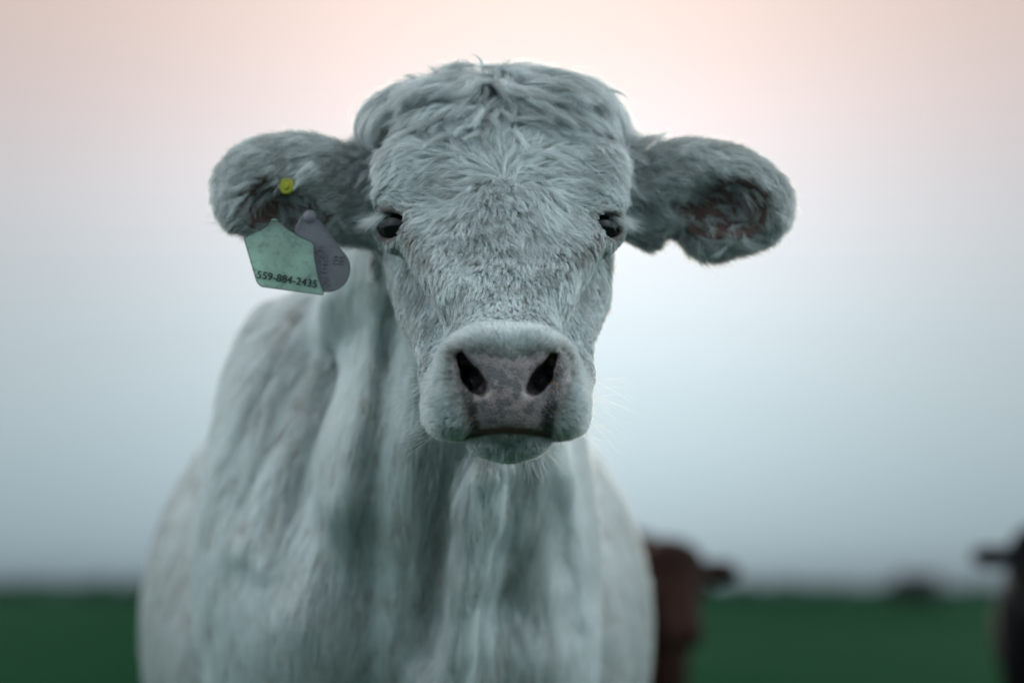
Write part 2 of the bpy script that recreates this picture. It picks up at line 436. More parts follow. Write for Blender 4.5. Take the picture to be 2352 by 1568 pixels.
# neck, chest, shoulders, barrel
Fd.cone(H(.05, -.01, -.13), P(1040, 650, .34), .092, .125, .05, sc=(1, 1, 1))
Fd.cone(P(1040, 650, .34), P(975, 830, .62), .125, .16, .08)
Fd.cone(P(1110, 800, .16), P(1010, 1080, .36), .072, .13, .08)               # throat
Fd.cone(P(1010, 1080, .36), P(960, 1300, .52), .13, .20, .08)
Fd.cone(P(895, 885, .80), P(915, 930, 1.1), .110, .13, .10)                  # withers
Fd.ell(P(725, 1250, .60), (.140, .20, .33), .03, n=2.4)                             # shoulders
Fd.ell(P(1120, 1290, .60), (.135, .20, .31), .03, n=2.4)
Fd.ell(P(900, 1330, .60), (.225, .20, .24), .08)
Fd.cone(P(800, 1440, .42), P(1060, 1440, .42), .095, .095, .08)               # brisket
Fd.ell(P(916, 1440, 1.38), (.402, .58, .44), .05, n=2.0)                    # barrel
Fd.ell((-.21, 1.92, .84), (.27, .34, .36), .12)
Fd.cone((-.20, 1.2, 1.10), (-.21, 2.05, 1.12), .11, .14, .12)
dl = [P(1130, 1075, .13), P(1098, 1180, .17), P(1066, 1320, .20), P(1038, 1470, .24), P(1010, 1640, .32)]
for a, b in zip(dl[:-1], dl[1:]): Fd.cone(a, b, .018, .020, .035)             # dewlap
for a, b in zip(dl[:-1], dl[1:]): Fd.cone(a + [0, .08, 0], b + [0, .08, 0], .030, .034, .03)
for u1, u2 in ((1000, 930),): Fd.cone(P(u1, 1130, .07), P(u2, 1480, .22), .035, .05, .05, cut=True)
for x_, y_, sh in ((-.27, .60, 0), (.0, .55, 0)):                             # forelegs
    Fd.cone((x_, y_, .72), (x_, y_ - .02, .40), .085, .052, .06)
    Fd.cone((x_, y_ - .02, .40), (x_, y_ + .01, .10), .047, .036, .03)
    Fd.cone((x_, y_ + .01, .10), (x_, y_ - .04, .03), .040, .048, .02)
for x_ in (-.37, -.05):                                                       # hind legs: stifle, hock, shank
    Fd.cone((x_, 1.90, .80), (x_, 1.74, .66), .15, .11, .08)
    Fd.cone((x_, 1.74, .66), (x_, 2.02, .46), .10, .052, .05)
    Fd.cone((x_, 2.02, .46), (x_, 1.97, .10), .046, .038, .03)
    Fd.cone((x_, 1.97, .10), (x_, 1.92, .03), .042, .048, .02)
Fd.cone((-.21, 2.26, 1.12), (-.21, 2.33, .9), .035, .022, .05); Fd.cone((-.21, 2.33, .9), (-.21, 2.31, .45), .020, .016, .01)
Fd.cone((-.21, 2.31, .45), (-.21, 2.31, .30), .030, .012, .02)                # tail
# loose skin: long folds fanning down the neck and shoulders
def folds(x, y, z):
    ph = (x + .03) / np.maximum(1.62 - z, .15); m = sstep(y, .05, .30) * (1 - sstep(y, .9, 1.2)) * sstep(z, .35, .6)
    w = noise1(ph * 10 + 31 + noise1(z * 4 + x * 3) * .5) * .007 + noise1(ph * 26 + 7 + noise1(z * 5) * .4) * .004
    return w * m
Fd.disp(folds, (-.8, .05, .3), (.5, 1.2, 1.4))
def xz(pts, y=.42): return [(P(u, v, y)[0], P(u, v, y)[2]) for u, v in pts]
RIDGES = [([(890, 620), (885, 800), (850, 960), (800, 1160)], .016, .020), ([(960, 1040), (985, 1200), (960, 1380)], .010, .016), ([(760, 700), (660, 900), (590, 1080), (560, 1260)], .014, .016),
          ([(700, 960), (640, 1120), (615, 1300)], .010, .014), ([(1260, 1050), (1225, 1190), (1200, 1330)], .008, .018), ([(1110, 1130), (1090, 1280), (1060, 1440), (1030, 1600)], .019, .010),
          ([(1300, 1090), (1335, 1260), (1345, 1420)], .010, .012), ([(820, 1180), (740, 1300), (700, 1420)], .010, .022), ([(1150, 1400), (1250, 1440), (1320, 1400)], -.010, .03),
          ([(925, 780), (905, 980), (870, 1200), (865, 1420), (850, 1600)], -.018, .016), ([(1020, 1120), (1010, 1300), (985, 1500)], -.018, .016), ([(1170, 1130), (1150, 1300), (1120, 1500)], -.010, .020),
          ([(700, 800), (620, 1010), (560, 1180)], -.010, .012), ([(800, 820), (745, 1000), (700, 1150)], -.010, .018), ([(1270, 1180), (1290, 1320)], -.008, .014)]
def skin_ridges(x, y, z):
    w = 0
    for pts, amp, wd in RIDGES:
        q = xz(pts); X_, Z_ = np.broadcast_arrays(x[:, 0, :], z[:, 0, :]) if False else np.broadcast_arrays(x[:, 0, 0][:, None], z[0, 0, :][None, :])
        d = seg_dist(X_.ravel(), Z_.ravel(), q).reshape(X_.shape); w = w - amp * .72 * np.exp(-(d / (wd * 1.25)) ** 2)
    return w[:, None, :] * (sstep(y, .02, .16) * (1 - sstep(y, .8, 1.0)))
Fd.disp(skin_ridges, (-.8, .02, .3), (.5, 1.0, 1.3))
def lumps(x, y, z):
    return (np.sin(x * 34 + np.sin(z * 29) * 1.3) * np.sin(z * 41 + np.sin(y * 30) * 1.2) * .0012)
Fd.disp(lumps, (-.34, -.22, .95), (.32, .15, 1.4))

V, Q = Fd.polygonise()
cow = empty('cow', (-.15, .6, 0), 0)
tag(cow, 'pale grey white shaggy cow facing the camera with tags in its ear', 'cow')
body = mesh('body', V, Q, SKIN, cow)
NRM = Fd.grad(V)
LEATHER = [(1038, 840), (1046, 812), (1062, 802), (1085, 813), (1130, 820), (1165, 828), (1200, 822), (1240, 812), (1285, 803), (1302, 812), (1314, 838), (1308, 870), (1294, 900), (1280, 930), (1274, 960), (1268, 990), (1168, 996), (1080, 992), (1086, 960), (1072, 935), (1056, 905), (1042, 870)]
GRL = [(1050, 822), (1060, 850), (1070, 880), (1076, 915), (1086, 945), (1090, 978)]; GRR = [(2 * 1166.0 - a + 14, b) for a, b in GRL]
def masks(p):
    u, v = project(p); fr = p[:, 1] < -.175
    nz = vnoise(p, 160) * 4
    nose = np.where(fr, 1 - sstep(poly_sd(u, v, LEATHER) + nz, -3, 4), 0)
    gd = np.minimum(seg_dist(u, v, GRL), seg_dist(u, v, GRR)) + vnoise(p, 300, 1) * 7
    crust = np.where(fr, 1 - sstep(gd, 7, 19), 0)
    mouth = np.where(p[:, 1] < -.16, 1 - sstep(seg_dist(u, v, [(1075, 999), (1118, 991), (1168, 987), (1218, 991), (1262, 998)]), 5, 10), 0)
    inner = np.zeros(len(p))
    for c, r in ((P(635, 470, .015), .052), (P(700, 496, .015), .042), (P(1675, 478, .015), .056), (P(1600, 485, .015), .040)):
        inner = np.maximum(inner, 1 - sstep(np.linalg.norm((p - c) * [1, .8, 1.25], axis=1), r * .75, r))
    stain = np.zeros(len(p))
    for E, g_ in zip(EYES, GAZE):
        stain = np.maximum(stain, 1 - sstep(np.linalg.norm(p - (E + g_ * .016), axis=1) + vnoise(p, 220) * .002, .016, .027))
    hp = p[:, 1] < .0
    st = seg_dist(u, v, [(932, 535), (960, 560), (990, 588)]) + nz * 1.5; st2 = seg_dist(u, v, [(1362, 540), (1340, 560), (1322, 588)]) + nz * 1.5
    stain = np.maximum(stain, np.where(hp, .6 * (1 - sstep(np.minimum(st, st2), 4, 22)), 0))
    return nose, crust, mouth, inner, stain
MK = masks(V)
for nme, a in zip(('nose', 'crust', 'mouth', 'inner', 'stain'), MK):
    body.data.attributes.new(nme, 'FLOAT', 'POINT').data.foreach_set('value', a.astype(np.float32))
# eyes
def eye_material():
    M = MT('cow_eye'); M.set('Base Color', (.006, .005, .006, 1)); M.set('Roughness', .08); M.set('Specular IOR Level', .5); return M.m
EYEM = eye_material()
def uv_sphere(c, r, nu=32, nv=20, axis=None):
    vs = []; fs = []
    for i in range(nv + 1):
        for j in range(nu):
            a = math.pi * i / nv; b = 2 * math.pi * j / nu; vs.append((math.sin(a) * math.cos(b), math.sin(a) * math.sin(b), math.cos(a)))
    for i in range(nv):
        for j in range(nu): fs.append((i * nu + j, i * nu + (j + 1) % nu, (i + 1) * nu + (j + 1) % nu, (i + 1) * nu + j))
    return np.array(vs) * r + c, fs
for E in EYES:
    vs, fs = uv_sphere(E, EYER); mesh('eye', vs, fs, EYEM, cow)
# ------------------------------------------------------------------ hair
def unit(a): return a / (np.linalg.norm(a, axis=1, keepdims=True) + 1e-9)
def curves(name, pts, rad, mat, parent, attrs=None):
    """pts (n, k, 3), rad (n, k)"""
    n, k = pts.shape[:2]
    hc = bpy.data.hair_curves.new(name); hc.add_curves([k] * n)
    W = local(parent, pts.reshape(-1, 3)) if parent is not None else pts.reshape(-1, 3)
    hc.attributes['position'].data.foreach_set('vector', W.astype(np.float32).ravel())
    ra = hc.attributes.get('radius') or hc.attributes.new('radius', 'FLOAT', 'POINT')
    ra.data.foreach_set('value', rad.astype(np.float32).ravel())
    for a, v in (attrs or {}).items():
        hc.attributes.new(a, 'FLOAT', 'CURVE').data.foreach_set('value', v.astype(np.float32))
    hc.materials.append(mat); hc.update_tag()
    return link(bpy.data.objects.new(name, hc), parent)

tri = np.concatenate([Q[:, [0, 1, 2]], Q[:, [0, 2, 3]]])
TA = np.linalg.norm(np.cross(V[tri[:, 1]] - V[tri[:, 0]], V[tri[:, 2]] - V[tri[:, 0]]), axis=1) / 2
TC = V[tri].mean(1)
def sample(w, n):
    p = TA * w; c = np.cumsum(p); i = np.searchsorted(c, rng.random(n) * c[-1]).clip(0, len(tri) - 1)
    a, b = rng.random((2, n)); f = a + b > 1; a[f] = 1 - a[f]; b[f] = 1 - b[f]
    t = V[tri[i]]; return t[:, 0] + (t[:, 1] - t[:, 0]) * a[:, None] + (t[:, 2] - t[:, 0]) * b[:, None]
Xv = np.array([1., 0, 0]); DV = np.array([0, DY, DZ]); NV = np.array([0, NY, NZ])
S0, X0, _ = hcoord(*P(1157, 468, -.070))
SM = hcoord(*P(1164, 752, -.265 + MO))[0]
NOSEC = P(1166, 880, -.30 + MO); CROWN = P(1165, 190, .0)
def flow_face(p):
    s, xx, h = hcoord(p[:, 0], p[:, 1], p[:, 2]); a = xx - X0; b = s - S0
    r = np.hypot(a, b) + 1e-4; up = sstep(-b, -.01, .03)[:, None]
    D = Xv * (a / r)[:, None] * (.75 + .55 * up) + DV * (b / r)[:, None] * (1 - .25 * up)
    D = D + DV * (up[:, 0] * np.abs(a) * 9)[:, None] + DV * (.25 * (1 - up[:, 0]))[:, None]
    side = sstep(np.abs(xx), .07, .11)[:, None] * (1 - up); D = D + side * np.array([0, .5, -.5])
    for E in EYES:
        q = p - E; dd = np.linalg.norm(q, axis=1); w = (1 - sstep(dd, .025, .055))[:, None]; D = D * (1 - w * .8) + unit(q * [1, .4, 1]) * w
    m = sstep(s, SM - .01, SM + .01)[:, None]
    q = unit((p - NOSEC) * [1, .3, 1]); D = D * (1 - m) + (q + np.array([0, .5, 0])) * m
    ch = sstep(-p[:, 2], -PM(0, 992, -.25)[2] - .004, -PM(0, 992, -.25)[2] + .004)[:, None] * m
    return D * (1 - ch) + ch * (np.array([0, .5, -.8]) + Xv * ((p[:, 0] - NOSEC[0]) * 8)[:, None])
def flow_body(p):
    D = np.stack([(p[:, 0] + .03) * .8, .12 + 0 * p[:, 0], (p[:, 2] - 1.62)], 1); D = unit(D)
    b = sstep(p[:, 1], .9, 1.3)[:, None]; return D * (1 - b) + b * np.array([0, .7, -.7])
def flow_ear(p):
    sx = np.sign(p[:, 0] + .01); c = np.where((sx < 0)[:, None], EL, ER); q = p - c
    D = np.stack([sx * .9, -.25 + 0 * sx, -.25 + 0 * sx], 1)
    out = sstep(sx * q[:, 0], .02, .07)[:, None]
    D = D * (1 - out) + out * np.stack([sx * .3, -.3 + 0 * sx, -.8 + 0 * sx], 1)
    return D
def fur(name, seeds, per, length, spread, rad, flow, mat, parent, K=6, lift=(.55, .05), wav=.5, wfreq=90, curl=.0012, clump=.75,
        jit=.12, ln=.14, tone=(.5, .25), grav=0., stainf=None, minh=.0004, lenj=.3, cw=7e-3, tonefn=None, tsd=.2):
    n = len(seeds); L = np.broadcast_to(np.asarray(length, float), (n,)) * (1 + lenj * (rng.random(n) * 2 - 1))
    nor = Fd.grad(seeds); cur = seeds.copy(); path = [cur]; ph = rng.random(n) * 6.28; tw = rng.normal(0, .35, n) * wav
    for k in range(K - 1):
        t = (k + .5) / (K - 1)
        nn = Fd.grad(cur) if L.mean() > .008 else nor
        D = flow(cur); D = D - nn * (D * nn).sum(1, keepdims=True); D = unit(D)
        B = np.cross(nn, D)
        ang = wav * (1.5 * vnoise(cur, wfreq) + 1.0 * vnoise(cur, wfreq * 2.3, 1)) + tw + np.sin(ph + k * L / (K - 1) / cw * 6.28) * curl * 500
        D = D * np.cos(ang)[:, None] + B * np.sin(ang)[:, None]
        lf = lift[0] * (1 - t) + lift[1] * t + ln * vnoise(seeds, wfreq * 1.3, 2)
        D = unit(D + nn * np.asarray(lf).reshape(-1, 1) + np.array([0, 0, -grav * t]))
        cur = cur + D * (L / (K - 1))[:, None]
        v = Fd.val(cur); h = minh * (k + 1); cur = cur + nn * np.clip(h - v, 0, .004)[:, None]
        path.append(cur)
    path = np.stack(path, 1)                                       # n, K, 3
    T = unit(np.cross(nor, rng.normal(size=(n, 3)))); Bt = np.cross(nor, T)
    i = np.repeat(np.arange(n), per); m = len(i)
    r = np.sqrt(rng.random(m)) * spread; a = rng.random(m) * 6.28
    off = T[i] * (r * np.cos(a))[:, None] + Bt[i] * (r * np.sin(a))[:, None]
    root = seeds[i] + off; v = Fd.val(root); off = off - nor[i] * (np.clip(v, -.003, .003) + .0006)[:, None]
    t = np.linspace(0, 1, K); lf = 1 - rng.random(m) ** 2 * .5
    base = path[i]; rel = base - base[:, :1]; rel = rel * lf[:, None, None]
    wv = rng.normal(size=(m, 3)) * jit * L[i][:, None]
    pts = base[:, :1] + rel + off[:, None] * (1 - clump * t ** 1.3)[None, :, None] + wv[:, None] * (t ** 1.5)[None, :, None]
    taper = np.array([1, 1, .95, .85, .65, .3]) if K == 6 else np.interp(t, [0, .6, 1], [1, .85, .2])
    rr = rad * (.7 + .6 * rng.random(m))[:, None] * taper[None]
    tn = np.clip(tone[0] + tone[1] * vnoise(seeds, 60, 3)[i] + rng.normal(0, tsd, n)[i] + rng.normal(0, .1, m), 0, 1)
    if tonefn is not None: tn = np.clip(tn + tonefn(seeds)[i], 0, 1)
    at = {'tone': tn, 'stain': (stainf(seeds) if stainf is not None else np.zeros(n))[i]}
    return curves(name, pts, rr, mat, parent, at)

u_, v_ = project(TC)
ts, tx, th = hcoord(TC[:, 0], TC[:, 1], TC[:, 2])
mk = masks(TC)
is_ear = (np.abs(TC[:, 0] + .012) > .132) & (TC[:, 1] < .16) & (TC[:, 2] > 1.0)
is_head = ~is_ear & (TC[:, 1] < .13) & ((TC[:, 2] > .98) | (TC[:, 1] < -.10)) & (th > -.21)
muz = is_head & (ts > SM)
eye_d = np.min([np.linalg.norm(TC - (E + g_ * .018), axis=1) for E, g_ in zip(EYES, GAZE)], 0)
bare = np.clip(mk[0] * 1.2 + mk[2] * 1.5, 0, 1) * (TC[:, 1] < -.17)
w_head = np.where(is_head & ~muz, 1., 0) * (eye_d > .0200) * np.where(TC[:, 1] > .03, .35, 1) * (1 - .75 * mk[4])
w_muz = muz * (1 - bare) * np.where(mk[1] > .3, .3, 1)
def lens(p):
    s, xx, h = hcoord(p[:, 0], p[:, 1], p[:, 2])
    L = np.interp(s, [0, .10, .16, .24, .30, .36], [.034, .032, .028, .021, .015, .010]); 
    ed = np.min([np.linalg.norm(p - E, axis=1) for E in EYES], 0); L *= .28 + .72 * sstep(ed, .030, .06)
    return L * (1 - .35 * sstep(np.abs(xx), .06, .10) * sstep(s, .17, .2))
stf = lambda p: masks(p)[4]
def lifts(a, b): return (a, b)
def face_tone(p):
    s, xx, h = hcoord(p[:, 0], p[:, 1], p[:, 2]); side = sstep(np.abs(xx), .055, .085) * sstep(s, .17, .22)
    return .12 - .30 * side + .25 * vnoise(p, 28, 1) - .22 * sstep(vnoise(p, 75, 2), .25, .6) * side  # shade of the face's side planes put into the fur tone, with mottling
sd_ = sample(w_head * np.interp(ts, [.16, .22], [1, 1.9]), int(20000 * FUR))
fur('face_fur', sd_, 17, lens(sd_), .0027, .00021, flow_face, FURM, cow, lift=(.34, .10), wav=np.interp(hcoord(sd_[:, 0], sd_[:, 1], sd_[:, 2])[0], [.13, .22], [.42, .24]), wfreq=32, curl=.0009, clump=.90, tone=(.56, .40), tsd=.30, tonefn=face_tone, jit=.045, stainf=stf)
sd_ = sample(w_head * (np.hypot(ts - S0, tx - X0) < .014) * (th > -.05), int(170 * FUR))
fur('face_fur', sd_, 16, .014, .0024, .00020, lambda p: np.tile(DV, (len(p), 1)), FURM, cow, lift=(.8, .2), wav=.6, wfreq=60, clump=.8, tone=(.6, .2))
sd_ = sample(w_muz, int(14000 * FUR))
def stm(p):
    u, v = project(p); d = poly_sd(u, v, LEATHER) + 8 * vnoise(p, 90)
    m = masks(p); return np.clip(m[1] + .6 * m[0] + .55 * (1 - sstep(d, -2, 34)) * (p[:, 1] < -.17), 0, .9)
fur('muzzle_fur', sd_, 9, .0060, .0022, .00015, flow_face, FURM, cow, lift=(.75, .45), wav=.15, wfreq=150, curl=.0003, clump=.35, stainf=stm, tone=(.62, .2))
# ears
w_out = is_ear * (1 - mk[3] * .97)
sd_ = sample(w_out, int(6500 * FUR))
fur('ear_fur', sd_, 16, .021, .0038, .00024, flow_ear, FURM, cow, lift=(.5, .15), wav=.3, wfreq=45, curl=.0004, clump=.7, tone=(.27, .35), tsd=.2, grav=.25)
w_in = is_ear * (mk[3] > .25) * 1.
sd_ = sample(w_in, int(75 * FUR))
def flow_in(p):
    sx = np.sign(p[:, 0] + .01); c = np.where((sx < 0)[:, None], EL, ER); q = (p - c); return unit(q * [1, .1, 1]) * .7 + np.array([0, -.6, -.2])
fur('inner_ear_fur', sd_, 16, .034, .004, .00016, flow_in, FURM, cow, lift=(.9, .5), wav=.5, wfreq=40, curl=.0006, clump=.6, tone=(.45, .3))
# crown of long curly hair between the ears
def flow_lock(p):
    s, xx, h = hcoord(p[:, 0], p[:, 1], p[:, 2]); a = xx - .004
    a = a + .018 * vnoise(p, 40); sd = np.clip(a / .045, -1.3, 1.3); c = 1 - np.clip(np.abs(sd), 0, 1)
    return Xv * sd[:, None] + DV * (.22 + .75 * c)[:, None] + np.array([0, 0, -.12])
w_l = ((ts < .10) & is_head & (TC[:, 1] < .10) & (th > -.09)) * np.interp(ts, [-.04, .01, .05, .10], [1, 1, .5, .12])
sd_ = sample(w_l, int(900 * FUR))
fur('forelock', sd_, 60, np.interp(hcoord(sd_[:, 0], sd_[:, 1], sd_[:, 2])[0] + .35 * np.abs(sd_[:, 0]), [.01, .06, .12], [.072, .050, .030]), .0050, .00022, flow_lock, FURM, cow, K=10, lift=(1.1, -.1), wav=.45, wfreq=22, curl=.0007, clump=.90, jit=.04,
    tone=(.50, .3), tsd=.26, grav=.35, lenj=.35, cw=.045, minh=.0009)
# coat of the neck, shoulders and trunk
w_b = (~is_ear & ~is_head) * np.where(TC[:, 1] < .9, 1.6, .5) * np.where(TC[:, 2] < .5, .35, 1)
sd_ = sample(w_b, int(30000 * FUR))
def body_tone(p):
    ph = (p[:, 0] + .03) / np.maximum(1.62 - p[:, 2], .15); return .30 * noise1(ph * 22 + 3 + .5 * noise1(p[:, 2] * 8)) + .25 * noise1(ph * 60 + 9)
fur('coat', sd_, 12, .045, .010, .0005, flow_body, FURM, cow, lift=(.03, -.02), ln=.01, wav=.05, wfreq=8, curl=.00005, clump=.1, jit=.04, tonefn=body_tone, tone=(.62, 0.), tsd=.04)
# eyelashes, whiskers
def strands(name, P0, D0, L, rad, parent, K=8, droop=.3, bend=None, tone=.9):
    n = len(P0); t = np.linspace(0, 1, K)[None, :, None]
    bend = rng.normal(size=(n, 3)) * .15 if bend is None else bend
    pts = P0[:, None] + L[:, None, None] * (D0[:, None] * t + (bend[:, None] + np.array([0, 0, -droop])) * t ** 2)
    rr = rad * np.interp(t[0, :, 0], [0, .7, 1], [1, .7, .15])[None] * np.ones((n, 1))
    return curves(name, pts, rr, FURM, parent, {'tone': np.full(n, tone) + rng.normal(0, .05, n), 'stain': np.zeros(n)})
for E, sx in zip(EYES, (-1, 1)):
    n = 300; q = rng.random(n)
    a = E + np.array([0, 0, .0135]) + np.outer(q, [sx * .020, .010, -.003]) + np.outer(1 - q, [sx * .004, -.016, .0005]) + rng.normal(0, .0012, (n, 3))
    d = unit(np.array([sx * .85, -.45, -.28]) + rng.normal(0, .08, (n, 3)) + np.outer(q, [sx * .25, .25, .15]))
    strands('eyelashes', a, d, .020 + .012 * rng.random(n), .00017, cow, droop=.28)
n = 110; uu = np.where(rng.random(n) < .5, -1, 1)
wp = np.array([P(1166 + s_ * (150 + 30 * rng.random()), 850 + 150 * rng.random(), MO - .255 + .03 * rng.random()) for s_ in uu])
v = Fd.val(wp); wp = wp - Fd.grad(wp) * v[:, None]
wd = unit(np.stack([uu * 1., -.35 + .4 * rng.normal(size=n) * .6, -.35 + .35 * rng.normal(size=n)], 1))
strands('whiskers', wp, wd, .028 + .030 * rng.random(n), .00010, cow, droop=.15)
n = 60; wp = np.array([P(1080 + 180 * rng.random(), 1015 + 25 * rng.random(), MO - .262) for _ in range(n)]); v = Fd.val(wp); wp = wp - Fd.grad(wp) * v[:, None]
wd = unit(np.stack([(wp[:, 0] - NOSEC[0]) * 12, -.5 + .3 * rng.normal(size=n), -.7 + .2 * rng.normal(size=n)], 1))
strands('whiskers', wp, wd, .018 + .022 * rng.random(n), .00010, cow, droop=.1)
# loose locks that break the outline of the crown and ears
def lock(pts, y, n, spread, rad=.00020, tip=.1):
    g = np.array([P(u, v, y if y > -.04 else -.012 - (v - 190) * .00042) for u, v in pts]); K = 12; tt = np.linspace(0, len(g) - 1, K)
    c = np.stack([np.interp(tt, np.arange(len(g)), g[:, i]) for i in range(3)], 1)
    for _ in range(2): c[1:-1] = (c[:-2] + 2 * c[1:-1] + c[2:]) / 4
    t = np.linspace(0, 1, K); o = rng.normal(0, 1, (n, 3)) * spread
    Ls = .6 + .4 * rng.random(n); w = rng.normal(0, spread * .5, (n, 3))
    q = np.stack([np.stack([np.interp(t * l, t, c[:, i]) for i in range(3)], 1) for l in Ls])
    q += o[:, None] * (1 - (1 - tip) * t ** 1.2)[None, :, None] + w[:, None] * np.sin(t * 3)[None, :, None]
    return q, rad * (.7 + .6 * rng.random((n, 1))) * np.interp(t, [0, .6, 1], [1, .8, .2])[None]
LK = [([(900, 215), (850, 235), (820, 270), (815, 315), (832, 345)], .03, 150, .0042), ([(930, 230), (880, 260), (850, 290), (842, 330), (862, 350)], .01, 170, .005),
      ([(880, 250), (838, 275), (828, 310), (850, 340), (880, 350)], .02, 140, .004), ([(960, 200), (925, 195), (900, 200), (872, 222), (858, 250)], .03, 120, .0035),
      ([(965, 195), (955, 178), (935, 172), (917, 178)], .03, 60, .0022), ([(1045, 170), (1048, 152), (1055, 135), (1066, 122)], .03, 26, .0012),
      ([(1112, 165), (1108, 142), (1094, 127), (1074, 123)], .02, 34, .0013), ([(1020, 165), (1040, 150), (1080, 148), (1120, 158)], .02, 90, .003),
      ([(1225, 175), (1233, 160), (1240, 152)], .03, 30, .0014), ([(1300, 200), (1350, 195), (1395, 210), (1425, 240)], .03, 150, .004),
      ([(1340, 205), (1390, 206), (1430, 212), (1452, 240)], .02, 60, .002), ([(1380, 230), (1420, 255), (1438, 295), (1432, 340), (1412, 355)], .02, 170, .0042),
      ([(1370, 250), (1405, 285), (1418, 320), (1430, 350), (1445, 345)], .01, 160, .0045), ([(1390, 300), (1400, 340), (1425, 362), (1446, 350), (1444, 325)], .01, 60, .002),
      ([(1165, 185), (1175, 225), (1185, 260), (1168, 292)], -.048, 180, .0035),
      ([(1140, 235), (1100, 262), (1060, 270), (1030, 266)], -.045, 150, .0032), ([(1190, 240), (1220, 268), (1260, 268), (1295, 255)], -.045, 150, .0032),
      ([(725, 392), (700, 405), (684, 420), (672, 440)], -.012, 110, .0028), ([(715, 380), (690, 398), (674, 412)], -.012, 80, .0025), ([(1500, 345), (1510, 325), (1530, 305), (1550, 290)], .05, 60, .004)]
LK += [([(1120, 205), (1140, 168), (1175, 150), (1215, 156)], .01, 150, .0040), ([(1200, 200), (1170, 165), (1130, 150), (1095, 156)], .012, 150, .0040)]
LK += [([(u, v + 12), (u + 14 * sx_, v - 8), (u + 26 * sx_, v - 14), (u + 40 * sx_, v - 6)], .03, 16, .0015) for u, v, sx_ in ((985, 180, -1), (1010, 165, -1), (1090, 150, -1), (1150, 150, 1), (1190, 158, 1), (1265, 176, 1), (1330, 188, 1), (890, 225, -1))]
qs = [lock(*l) for l in LK]
qp = np.concatenate([q for q, _ in qs]); qr = np.concatenate([r for _, r in qs])
curves('forelock', qp, qr, FURM, cow, {'tone': np.clip(.5 + rng.normal(0, .22, len(qp)), 0, 1), 'stain': np.zeros(len(qp))})
# ------------------------------------------------------------------ ear tags (extruded outlines standing just in front of the ear)
def rounded(pts, r, n=5):
    out = []; m = len(pts)
    for i in range(m):
        p0, p1, p2 = (np.array(pts[(i + k) % m], float) for k in (-1, 0, 1))
        a = p0 - p1; b = p2 - p1; la, lb = np.linalg.norm(a), np.linalg.norm(b); q = min(r, la * .45, lb * .45)
        s, e = p1 + a / la * q, p1 + b / lb * q
        for t in np.linspace(0, 1, n): out.append((1 - t) ** 2 * s + 2 * t * (1 - t) * p1 + t * t * e)
    return np.array(out)
def plate(name, pts, yf, th, mat, parent, bev=.0005):
    """closed outline in photograph units -> bevelled slab whose front follows the depth function yf(u, v)"""
    c = pts.mean(0); n = len(pts)
    inner = pts + (c - pts) / np.linalg.norm(pts - c, axis=1, keepdims=True) * bev / .00045
    rings = [(inner, 0), (pts, bev), (pts, th - bev), (inner, th)]
    V_ = []; F_ = []
    for ring, dy in rings: V_ += [P(u, v, yf(u, v) + dy) for u, v in ring]
    for r in range(3):
        for i in range(n): F_.append((r * n + i, r * n + (i + 1) % n, (r + 1) * n + (i + 1) % n, (r + 1) * n + i))
    F_.append(tuple(range(n))[::-1]); F_.append(tuple(range(3 * n, 4 * n)))
    return mesh(name, V_, F_, mat, parent, smooth=False)
def plastic(name, c1, c2, dirt, rough=.45, trans=0.):
    M = MT(name); n = M.noise(22, 4, .6); n2 = M.noise(120, 4, .65)
    c = M.mix(M.mapr(n, .35, .65), c1, c2); c = M.mix(M.mapr(n2, .52, .75, 0, .6), c, dirt)
    sp = M.new('ShaderNodeSeparateXYZ'); M.l.new(M.new('ShaderNodeTexCoord').outputs['Generated'], sp.inputs[0])
    grime = M.math('MULTIPLY', M.mapr(sp.outputs[2], .45, .95), M.mapr(M.noise(45, 4, .7), .38, .6)); c = M.mix(M.math('MULTIPLY', grime, .75), c, dirt)
    M.set('Base Color', c); M.set('Roughness', rough); M.bump(n2, .15, .001)
    if trans:
        M.set('Transmission Weight', 0.0)
        t = M.new('ShaderNodeBsdfTranslucent'); M.l.new(c, t.inputs[0]); mx = M.new('ShaderNodeMixShader'); mx.inputs[0].default_value = trans
        M.l.new(M.b.outputs[0], mx.inputs[1]); M.l.new(t.outputs[0], mx.inputs[2]); M.l.new(mx.outputs[0], M.out.inputs[0])
    return M.m
GREEN = plastic('green_plastic', (.40, .56, .49), (.62, .84, .74), (.13, .17, .15), .35, .5)
GREY = plastic('grey_plastic', (.135, .14, .175), (.21, .21, .25), (.10, .10, .12), .5)
RIM = plastic('dark_plastic', (.03, .05, .06), (.05, .07, .08), (.04, .05, .05), .5)
YEL = plastic('yellow_plastic', (.36, .38, .02), (.48, .50, .03), (.25, .24, .03), .5)
INK = MT('black_ink'); INK.set('Base Color', (.006, .012, .016, 1)); INK.set('Roughness', .6); INK = INK.m
def text(name, body_, u, v, y, size, ang, mat, parent, ext=.0003, yaw=0., bold=.0):
    cu = bpy.data.curves.new(name, 'FONT'); cu.body = body_; cu.size = size; cu.extrude = ext; cu.offset = bold; cu.align_x = 'CENTER'; cu.align_y = 'CENTER'
    cu.materials.append(mat); o = bpy.data.objects.new(name, cu)
    W = Matrix.Translation(Vector(P(u, v, y))) @ Matrix.Rotation(yaw, 4, 'Z') @ Matrix.Rotation(R(90 - 5.4), 4, 'X') @ Matrix.Rotation(ang, 4, 'Z')
    link(o); bpy.context.view_layer.update(); me = bpy.data.meshes.new_from_object(o.evaluated_get(bpy.context.evaluated_depsgraph_get())); bpy.data.objects.remove(o)
    o = link(bpy.data.objects.new(name, me), parent); o.matrix_local = Matrix.Translation(parent.location).inverted() @ W; return o
gy = lambda u, v: -.030 + (v - 507) * -.00004 + (u - 650) * .00003
